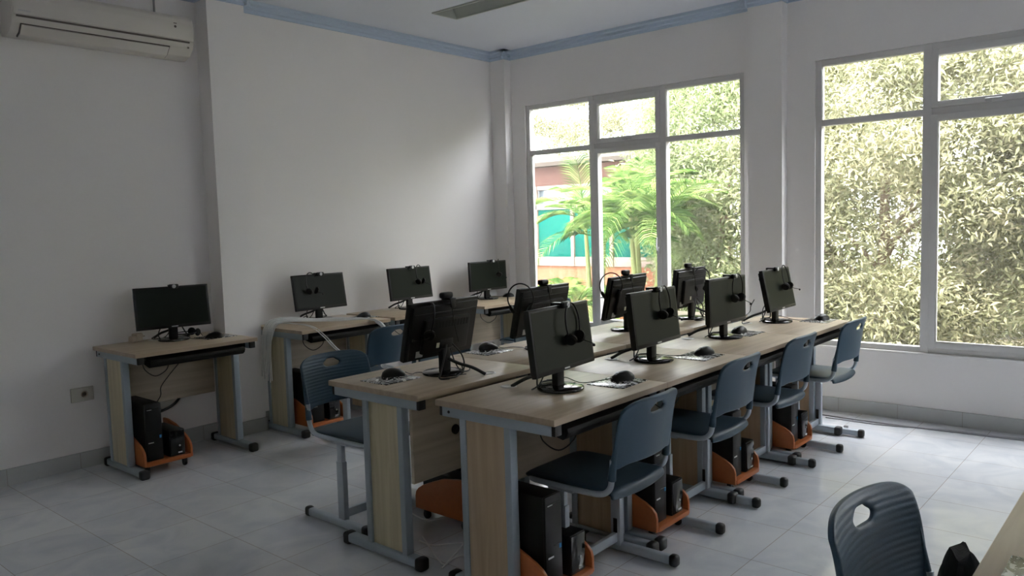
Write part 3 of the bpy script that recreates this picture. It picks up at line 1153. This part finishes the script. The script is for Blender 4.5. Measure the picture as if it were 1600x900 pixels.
# ------------------------------------------------------------------ computers under the desks
for i, x in enumerate((2.318, 3.095, 3.877, 4.66)):
    rig(x, 1.745, 0, 'under the desk %s the front row' % ORD[i])
rig(2.162, 4.64, 0, 'under the single desk beside the wall socket')
rig(3.30, 4.60, 0, 'under the wall desk behind the pillar')
rig(2.678, 2.86, PI, 'under the desk at the windowless end of the second row')

# ------------------------------------------------------------------ monitors and what hangs on them
R_ = math.radians
MON = {
    'A1': (2.535, 1.948, 0, 6, 7, 'black monitor at the windowless end of the front row, headset over its screen'),
    'A2': (3.305, 1.968, 0, 3, 6.5, 'black monitor second from the windowless end of the front row'),
    'A3': (4.165, 2.010, 0, 0, 1, 'black monitor second from the window end of the front row, nearly upright'),
    'A4': (4.938, 2.026, 0, 2, 11.5, 'black monitor at the window end of the front row, tilted back'),
    'B1': (2.514, 2.612, PI, 3, 13, 'black monitor back showing two stickers, at the windowless end of the second row'),
    'B2': (3.31, 2.66, PI, 3, 12, 'black monitor seen from behind, second from the windowless end of the second row'),
    'B3': (4.150, 2.665, PI, 4, 11.7, 'black monitor seen from behind, second from the window end of the second row'),
    'B4': (4.850, 2.600, PI, 3, 5.6, 'black monitor seen from behind at the window end of the second row'),
    'S1': (2.378, 4.935, 0, -9, 6.6, 'black monitor alone on the desk beside the wall socket'),
    'C1': (3.540, 4.994, 0, 0, 8.8, 'black monitor on the wall desk with the white cables'),
    'C2': (4.385, 4.920, 0, 0, 7.5, 'black monitor on the middle wall desk'),
    'C3': (5.298, 4.884, 0, -4, 2, 'black monitor on the corner wall desk beside the window'),
}
mons = {}
for k, (x, y, rz, yw, ti, lab) in MON.items():
    mons[k] = monitor(x, y, DH, rz, R_(yw), R_(ti), lab, k[0] == 'B')
WC = {'A1': .03, 'A2': .03, 'A3': .06, 'A4': -.02, 'B1': -.02, 'B2': .0, 'B3': .02, 'B4': .02, 'S1': .01, 'C1': .01, 'C2': .02, 'C3': .05}
WN = {'A1': 'front-row monitor at the windowless end', 'A2': 'second front-row monitor from the windowless end', 'A3': 'nearly upright front-row monitor, second from the windows', 'A4': 'front-row monitor beside the windows',
      'B1': 'back-turned monitor with two stickers', 'B2': 'back-turned monitor second from the windowless end', 'B3': 'back-turned monitor second from the windows', 'B4': 'back-turned monitor beside the windows',
      'S1': 'lone monitor near the wall socket', 'C1': 'monitor behind the white cables', 'C2': 'middle wall-desk monitor', 'C3': 'corner monitor beside the window'}
for k, dx in WC.items():
    webcam(mons[k], dx, 'small black webcam clipped on the ' + WN[k], k[0] != 'B')


def hang(k, dx, rz, lab, side=-1, dz=.012, dy=.030, tip=0., sc=.9):
    """headset hooked over the top edge of monitor k; side -1 = screen side"""
    mon = mons[k]
    case = [c for c in mon.children if c.name.startswith('casing')][0]
    M = Matrix.Translation(mon.location) @ Matrix.Rotation(mon.rotation_euler.z, 4, 'Z') @ Matrix.Translation((0, -.008, .213)) @ Matrix.Rotation(case.rotation_euler.x, 4, 'X')
    p = M @ Vector((dx, side * dy, .1325 + dz))
    t = case.rotation_euler.x
    return headset(p, (t + R_(tip), 0, mon.rotation_euler.z + R_(rz)), lab, scale=sc)


hang('A1', .055, 8, 'black headset hanging over the front-row screen at the windowless end', dz=.002, sc=.95)
hang('A2', .065, 5, 'black headset hanging over the second front-row screen from the windowless end')
hang('A3', .085, 0, 'black headset hanging over the second front-row screen from the windows')
hang('A4', .090, 5, 'black headset hanging over the front-row screen beside the windows')
hang('C1', -.085, 20, 'black headset hanging over the screen behind the white cables')
hang('C2', .085, 25, 'black headset hanging over the middle wall-desk screen')
hang('C3', .115, 45, 'black headset hanging over the corner screen beside the window')
hang('B1', .115, 60, 'black headset draped over the back of the monitor with two stickers', 1, .004, .035)
hang('B2', .222, -56, 'black headset hooked on the corner of a back-turned monitor, second from the windowless end', 1, .030, .002)
hang('B3', .222, -56, 'black headset hooked on the corner of a back-turned monitor, second from the windows', 1, .030, .002)
hang('B4', -.05, -35, 'black headset hanging behind the back-turned monitor beside the windows', 1, .006, .06)
h = headset((2.42, 5.0, DH + .028), (R_(90), 0, R_(-90)), 'black headset lying on the single desk near the wall socket', scale=.85)

# ------------------------------------------------------------------ mice, pads
PADS = [(2.772, 1.825, 2, 'printed mousepad at the windowless end of the front row'), (3.52, 1.84, 0, 'printed mousepad second from the windowless end of the front row'),
        (4.36, 1.99, 0, 'printed mousepad second from the windows in the front row'), (5.115, 1.82, 0, 'printed mousepad at the window end of the front row'),
        (2.285, 2.712, 0, 'printed mousepad at the windowless end of the second row'), (3.085, 2.85, 0, 'printed mousepad second from the windowless end of the second row'),
        (3.775, 4.80, 0, 'dark mousepad on the wall desk with white cables'), (2.60, 4.82, 0, 'dark mousepad on the single desk near the wall socket')]
for x, y, a, lab in PADS:
    mousepad(x, y, DH, R_(a), lab)
ZP = DH + .0035
mouse(2.822, 1.833, ZP, R_(70), 'black mouse at the windowless end of the front row', [(2.72, 1.90, DH + .006), (2.66, 1.94, DH + .006), (2.62, 1.99, DH + .03), (2.60, 2.02, DH + .006), (2.56, 2.06, DH + .005)])
mouse(3.583, 1.842, ZP, R_(70), 'black mouse second from the windowless end of the front row', [(3.50, 1.89, DH + .006), (3.44, 1.95, DH + .006), (3.40, 2.03, DH + .012), (3.34, 2.07, DH + .005)])
mouse(4.368, 2.020, ZP, R_(80), 'black mouse second from the windows in the front row', [(4.29, 2.05, DH + .006), (4.25, 2.10, DH + .006), (4.20, 2.12, DH + .005)])
mouse(5.159, 1.818, ZP, R_(70), 'black mouse at the window end of the front row', [(5.09, 1.86, DH + .006), (5.05, 1.95, DH + .006), (5.01, 2.04, DH + .03), (4.96, 2.08, DH + .005)])
mouse(2.335, 2.752, ZP, R_(180 + 65), 'black mouse at the windowless end of the second row', [(2.40, 2.70, DH + .006), (2.45, 2.70, DH + .006), (2.50, 2.52, DH + .006), (2.54, 2.49, DH + .005)])
mouse(3.133, 2.895, ZP, R_(180 + 65), 'black mouse second from the windowless end of the second row', [(3.19, 2.84, DH + .006), (3.24, 2.82, DH + .006), (3.26, 2.76, DH + .006), (3.22, 2.70, DH + .008), (3.20, 2.55, DH + .005)])
mouse(3.789, 4.785, ZP, R_(75), 'black mouse on the wall desk with white cables', [(3.71, 4.82, DH + .006), (3.65, 4.88, DH + .006), (3.60, 5.0, DH + .006), (3.58, 5.06, DH + .005)])
mouse(2.565, 4.775, ZP, R_(60), 'black mouse beside the lying headset on the single desk', [(2.49, 4.79, DH + .006), (2.45, 4.84, DH + .006), (2.43, 5.0, DH + .006), (2.41, 5.05, DH + .005)])
mouse(4.215 + 1.33, 4.85, DH, R_(60), 'black mouse on the corner wall desk beside the window', [(5.48, 4.90, DH + .006), (5.44, 5.0, DH + .006)])


# ------------------------------------------------------------------ cream cup by the lone monitor
def little_cup():
    c = at(214, 534, 'z', DH)
    r = empty('cable_adapter', (c.x, c.y, DH), .3)
    tag(r, 'small cream plug adapter standing beside the lone monitor', 'adapter')
    part('body', lambda b: (box(b, -.050, .010, -.022, .022, 0, .040, .010, 3), box(b, -.02, .03, -.028, .028, .002, .055, .010, 3)), 'cream_plastic', r)
    part('pin', lambda b: (tube(b, [(.028, -.01, .03), (.052, -.01, .03)], .004, 8, False), tube(b, [(.028, .01, .03), (.052, .01, .03)], .004, 8, False)), 'cream_plastic', r)


little_cup()


# ------------------------------------------------------------------ loose cables
def cable(name, pts, r, m, label, group=None):
    o = part(name, lambda b: tube(b, pts, r, 8), m)
    tag(o, label, 'cable', group)
    return o


random.seed(4)
xL = CX[0]
for k in range(8):
    j = lambda s=.012: random.uniform(-s, s)
    w = k * .016 - .056
    pts = [(xL - .03 - .004 * (k % 3), 4.93 + w, .40 + j(.04)), (xL - .035, 4.92 + w, .60 + j(.02)), (xL - .025, 4.90 + w, .735), (xL + .02, 4.88 + w, .790 + .006 * (k % 3)),
           (xL + .16, 4.85 + w * 1.2, .785 + .006 * (k % 4)), (xL + .36, 4.76 + w * 1.3, .770 + .006 * (k % 3)), (xL + .50, 4.66 + w * 1.2, .770 + .004 * (k % 3)),
           (xL + .60, 4.53 + w * .8, .765), (xL + .645 + w * .3, 4.44 + w * .6, .72 - abs(w) * .5), (xL + .64 + w * .5, 4.36 + w * .6, .58), (3.56 + w * 1.2, 4.30 + w, .475 + .006 * (k % 3)), (3.50 + j(), 4.16 + w + j(.02), .470 + .004 * (k % 3))]
    cable('network_cable', pts, .0042, 'cable_white', 'white network cable draped in a bundle over the wall desk and onto the chair', 'white cables draped over the wall desk')
for k in range(2):
    e = k * .02
    pts = [(xL - .03, 4.86, .66), (xL - .01, 4.80 + e, .78), (xL + .05, 4.68, .785), (xL + .10 + e, YC + .04, .765), (xL + .13 + e, YC - .06, .70), (xL + .17 + e, YC - .12, .62), (xL + .24 + e, YC - .20, .52), (xL + .27 + e, YC - .26, .36), (xL + .27 + e, YC - .30, .12), (xL + .24, YC - .35, .006)]
    cable('network_cable', pts, .0032, 'cable_white', 'white network cable hanging from the wall desk towards the floor', 'white cables hanging to the floor')
FL = [[(640, 800), (665, 812), (690, 808), (722, 795)], [(655, 845), (675, 852), (700, 850), (724, 848)], [(660, 838), (690, 880), (705, 872), (724, 850)], [(690, 888), (706, 874), (722, 868), (740, 872)]]
for k, q in enumerate(FL):
    pts = [tuple(at(px, py, 'z', .006 + .001 * k)) for px, py in q]
    cable('network_cable', pts, .0035, 'cable_white', 'white network cable loose on the floor between the end legs of the two rows', 'white cables on the floor by the near legs')
for k, (q, r_) in enumerate([([(1285, 648), (1400, 664), (1500, 676), (1600, 688), (1700, 700)], .005), ([(1290, 652), (1380, 664), (1470, 671), (1560, 682), (1650, 690)], .004)]):
    pts = [tuple(at(px, py, 'z', r_)) for px, py in q]
    cable('floor_cable', pts, r_, 'cable_grey', ['thick grey cable along the floor under the foliage-filled window', 'thinner grey cable beside the thick one under the foliage-filled window'][k])
c = at(1322, 667, 'z', .008)
tag(part('cable_clip', lambda b: (box(b, c.x - .022, c.x + .022, c.y - .010, c.y + .010, 0, .012, .004), box(b, c.x - .008, c.x + .008, c.y - .012, c.y + .014, .002, .018, .003)), 'cable_grey'), 'small grey clip lying on the floor near the foliage-filled window', 'clip')
# leads from desktops up to the desks
cable('power_lead', [(2.47, 5.035, .66), (2.44, 5.0, .60), (2.35, 4.98, .52), (2.28, 4.95, .46), (2.26, 4.93, .40), (2.20, 4.985, .30)], .003, 'cable_black', 'thin black lead under the single desk beside the wall socket')
cable('power_lead', [(2.10, 5.03, .26), (2.25, 5.05, .27), (2.38, 5.05, .30), (2.46, 5.075, .35), (2.47, 5.10, .40)], .009, 'cable_black', 'thick black lead looping behind the computer under the single desk')
cable('power_lead', [(3.50, 5.03, .70), (3.50, 5.02, .55), (3.495, 5.0, .40), (3.42, 4.99, .22)], .003, 'cable_black', 'thin black lead hanging under the wall desk behind the pillar')
cable('power_lead', [(xa[0] + .62, 2.14, .80), (xa[3] + .0, 2.16, .752)][:0] or [(4.83, 2.13, .9), (4.80, 2.14, .86), (4.83, 2.16, .82), (4.76, 2.17, .79), (4.72, 2.16, .756), (4.80, 2.15, .756)], .0025, 'cable_black', 'thin black lead curling behind the front-row monitor beside the windows')


# ------------------------------------------------------------------ black bag and print at the lower right
def bag():
    def f(b):
        n, m_ = 22, 14
        rings = []
        rr = random.Random(3)
        ph = [rr.uniform(0, 6.28) for _ in range(6)]
        for i in range(n + 1):
            t = i / n
            ring = []
            for k in range(m_ * 2):
                a = 2 * PI * k / (m_ * 2)
                fold = 1 + .10 * math.sin(5 * a + ph[0] + 3 * t) + .06 * math.sin(9 * a + ph[1] - 5 * t)
                rad = (.085 * math.sin(PI * min(1, .12 + t * .80)) ** .6) * fold
                ring.append(b.verts.new((rad * 1.25 * math.cos(a) + .03 * t, rad * .62 * math.sin(a), .0 + .21 * t + .012 * math.sin(3 * a + ph[2]) * t)))
            rings.append(ring)
        for p, q in zip(rings, rings[1:]):
            for k in range(m_ * 2):
                k2 = (k + 1) % (m_ * 2)
                b.faces.new((p[k], p[k2], q[k2], q[k]))
        b.faces.new(rings[0][::-1])
        b.faces.new(rings[-1])
    o = part('cloth_bag', f, 'dark_fabric')
    o.location = (1.915, .365, .455)
    o.rotation_euler = (0, R_(4), R_(15))
    tag(o, 'crumpled black cloth bag on the chair pushed in at the lone desk', 'bag')


bag()
o = part('mousepad', lambda b: box(b, -.105, .105, -.088, .088, 0, .003, .001), 'mousepad_print', None, 'pad')
o.location = (1.665, .166, DH)
o.rotation_euler = (0, 0, 0)
tag(o, 'printed mousepad on the lone desk apart from the rows', 'mousepad', 'printed mousepads')

# ------------------------------------------------------------------ outside
tag(part('garden_ground', lambda b: box(b, XW + .12, 26, -14, 22, -.5, -.35), 'earth'), 'bare garden ground outside the windows', 'ground', None, 'structure')


def leaves_mesh(name, P, D, N, L, Wd, m):
    """quads: base, side, tip, side"""
    n = len(P)
    D = D / np.linalg.norm(D, axis=1, keepdims=True)
    Sd = np.cross(D, N)
    Sd /= np.linalg.norm(Sd, axis=1, keepdims=True) + 1e-9
    Nn = np.cross(Sd, D)
    L = L[:, None]
    Wd = Wd[:, None]
    v = np.empty((n, 4, 3))
    v[:, 0] = P
    v[:, 1] = P + D * L * .45 + Sd * Wd + Nn * L * .05
    v[:, 2] = P + D * L - Nn * L * .12
    v[:, 3] = P + D * L * .45 - Sd * Wd + Nn * L * .05
    me = bpy.data.meshes.new(name)
    me.vertices.add(n * 4)
    me.vertices.foreach_set('co', v.reshape(-1))
    me.loops.add(n * 4)
    me.loops.foreach_set('vertex_index', np.arange(n * 4, dtype=np.int32))
    me.polygons.add(n)
    me.polygons.foreach_set('loop_start', np.arange(0, n * 4, 4, dtype=np.int32))
    me.polygons.foreach_set('loop_total', np.full(n, 4, dtype=np.int32))
    me.update(calc_edges=True)
    me.materials.append(MATS[m])
    return me


def tree(x, y, z0, cz, rx, ry, rz_, n, m, label, leaf=(.055, .10), clumps=60, group=None):
    r = empty('leafy_tree', (x, y, z0))
    tag(r, label, 'tree', group)
    # twig clusters on and inside an ellipsoid, leaves around each cluster
    n = int(n * 3.6)
    clumps = int(clumps * 1.5)
    cl = RNG.normal(size=(clumps, 3))
    cl /= np.linalg.norm(cl, axis=1, keepdims=True)
    cl *= (RNG.uniform(.35, 1.0, clumps) ** .5)[:, None]
    cl *= np.array([rx, ry, rz_])
    idx = RNG.integers(0, clumps, n)
    off = RNG.normal(size=(n, 3)) * np.array([.17, .20, .12])
    P = cl[idx] + off + np.array([0, 0, cz - z0])
    P[:, 2] = np.maximum(P[:, 2], .05)
    D = RNG.normal(size=(n, 3)) + np.array([-.25, 0, -.15]) + off * 1.5
    N = RNG.normal(size=(n, 3)) + np.array([-.5, 0, 1.0])
    L = RNG.uniform(leaf[0], leaf[1], n)
    me = leaves_mesh('crown', P, D, N, L, L * RNG.uniform(.10, .17, n), m)
    o = bpy.data.objects.new('crown', me)
    COL.objects.link(o)
    o.parent = r

    def tr(b):
        tube(b, [(0, 0, 0), (.05, .03, (cz - z0) * .5), (-.03, .0, cz - z0 + .3)], .1, 8, rads=(.10, .04))
        for k in range(7):
            a = k * .9
            zz = (cz - z0) * (.3 + .08 * k)
            tube(b, [(0, 0, zz), (.35 * rx * math.cos(a), .4 * ry * math.sin(a), zz + .4), (.8 * rx * math.cos(a), .8 * ry * math.sin(a), zz + .8)], .03, 6, rads=(.03, .006))
    part('trunk', tr, 'bark', r)
    return r


tree(9.1, .2, -.35, 1.75, .95, 1.45, 2.15, 26000, 'leaf_pale', 'pale yellow-green tree filling the middle of the pillar-side large window', clumps=110)
tree(9.0, 2.5, -.35, 1.70, .95, 1.45, 2.15, 24000, 'leaf_pale', 'pale leafy tree close to the pillar between the windows', clumps=110)
tree(9.8, 4.75, -.35, 1.75, .95, 1.20, 2.2, 22000, 'leaf_green', 'green leafy tree behind the palms outside the palm-side window', clumps=95)
tree(9.3, -2.7, -.35, 1.5, .95, 1.5, 1.9, 16000, 'leaf_pale', 'pale leafy tree past the pale pair, on the side away from the shed', clumps=80)
tree(14.6, 9.0, -.35, 3.6, 1.2, 3.2, 2.2, 26000, 'leaf_pale', 'bright tree crown rising behind the shed roof', (.06, .10), 80)
tree(13.0, 1.5, -.35, 2.2, .8, 4.2, 2.6, 20000, 'leaf_green', 'darker green tree further back behind the pale trees', (.08, .13), 120)


def frond(b, base, az, elev, length, droop, nl=26, lw=.012, ll=.34):
    d = Vector((math.cos(az) * math.cos(elev), math.sin(az) * math.cos(elev), math.sin(elev)))
    pts = []
    p = Vector(base)
    step = length / 14
    for i in range(15):
        pts.append(p.copy())
        d = (d + Vector((0, 0, -droop / 14))).normalized()
        p = p + d * step
    tube(b, pts, .006, 5, False, rads=(.010, .002))
    for i in range(2, 15):
        for q in range(2):
            t = min(1, (i + q * .5) / 14)
            k = min(13, int(t * 14))
            o = pts[k].lerp(pts[min(14, k + 1)], t * 14 - k if k < 14 else 0)
            tan = (pts[min(14, k + 1)] - pts[max(0, k - 1)]).normalized()
            sd = tan.cross(Vector((0, 0, 1)))
            if sd.length < .05:
                sd = Vector((0, 1, 0))
            sd.normalize()
            upv = sd.cross(tan).normalized()
            Lf = ll * math.sin(PI * (.12 + .80 * t)) + .05
            for s in (-1, 1):
                dr = (sd * s * .75 + tan * .75 + upv * .18).normalized()
                dn = Vector((0, 0, -.28 * Lf))
                w = tan * lw * .9
                m1 = o + dr * Lf * .45 + upv * .01
                e = o + dr * Lf + dn
                v = [b.verts.new(z) for z in (o - w * .4, m1 - w, e, m1 + w, o + w * .4)]
                b.faces.new(v)


def palm(x, y, z0, h_, n, length, label, seed, lean=0., stems=3):
    rr = random.Random(seed)
    r = empty('areca_palm', (x, y, z0))
    tag(r, label, 'palm')
    for s in range(stems):
        sx, sy = rr.uniform(-.10, .10), rr.uniform(-.18, .18)
        hh = h_ * rr.uniform(.75, 1.0)
        part('stem', lambda b: tube(b, [(sx * .4, sy * .4, 0), (sx, sy, hh * .6), (sx * 1.3, sy * 1.4, hh)], .03, 8, rads=(.045, .022)), 'palm_stem', r)
        for k in range(n):
            az = 2 * PI * (k + rr.random() * .7) / n
            el = rr.uniform(.55, 1.35)
            part('frond', lambda b: frond(b, (sx * 1.3, sy * 1.4, hh - .05), az, el, length * rr.uniform(.8, 1.1), rr.uniform(1.0, 1.9)), 'leaf_palm', r, None, 0)
    return r


c = at(985, 470, 'x', 7.9)
palm(8.3, c.y + .05, -.35, 1.95, 9, 1.0, 'tall feathery palm in the middle panes of the window with the shed', 5, stems=4)
c = at(893, 470, 'x', 7.6)
palm(7.6, c.y, -.35, 1.0, 7, .62, 'small bright palm in front of the teal shed panel', 9, stems=1)
c = at(930, 400, 'x', 8.9)
palm(8.9, c.y, -.35, 2.0, 8, 1.15, 'palm with upright fan of leaflets against the sky', 21, stems=2)


def shed():
    xs = 10.4
    yl = at(820, 400, 'x', xs).y + .9
    yr = at(1035, 400, 'x', xs).y
    r = empty('garden_shed', (xs, (yl + yr) / 2, -.35))
    tag(r, 'garden shed with teal awning band and orange boards seen through the window', 'shed')
    hw = (yl - yr) / 2
    Z = lambda py: at(850, py, 'x', xs).z + .35
    part('board_wall', lambda b: box(b, 0, .1, -hw, hw, 0, Z(415), .005), 'hut_orange', r)
    part('white_band', lambda b: box(b, -.03, .1, -hw, hw, Z(415), Z(401), .005), 'hut_cream', r)
    part('teal_panel', lambda b: box(b, -.01, .1, -hw, hw, Z(401), Z(327), .005), 'hut_teal', r)
    part('cream_rail', lambda b: box(b, -.05, .1, -hw, hw, Z(328), Z(319), .005), 'hut_cream', r)
    part('window_strip', lambda b: box(b, .05, .12, -hw, hw, Z(319), Z(296), .0), 'hut_glass', r)
    part('upper_rail', lambda b: box(b, -.03, .1, -hw, hw, Z(297), Z(291), .004), 'hut_cream', r)
    part('upper_wall', lambda b: box(b, 0, .1, -hw, hw, Z(291), Z(255), .004), 'hut_brown', r)
    for k in range(4):
        yy = hw - .45 - k * .75
        part('post', lambda b: box(b, -.05, .0, yy - .03, yy + .03, Z(415), Z(291), .004), 'hut_cream', r)
    part('roof', lambda b: prism(b, [(-.25, Z(262)), (-.25, Z(256)), (1.2, Z(236)), (2.6, Z(255)), (2.6, Z(262))], 1, -hw - .2, hw + .2), 'hut_grey', r)
    part('side_wall', lambda b: (box(b, 0, 2.4, -hw, -hw + .1, 0, Z(262)), box(b, 0, 2.4, hw - .1, hw, 0, Z(262))), 'hut_brown', r)


shed()
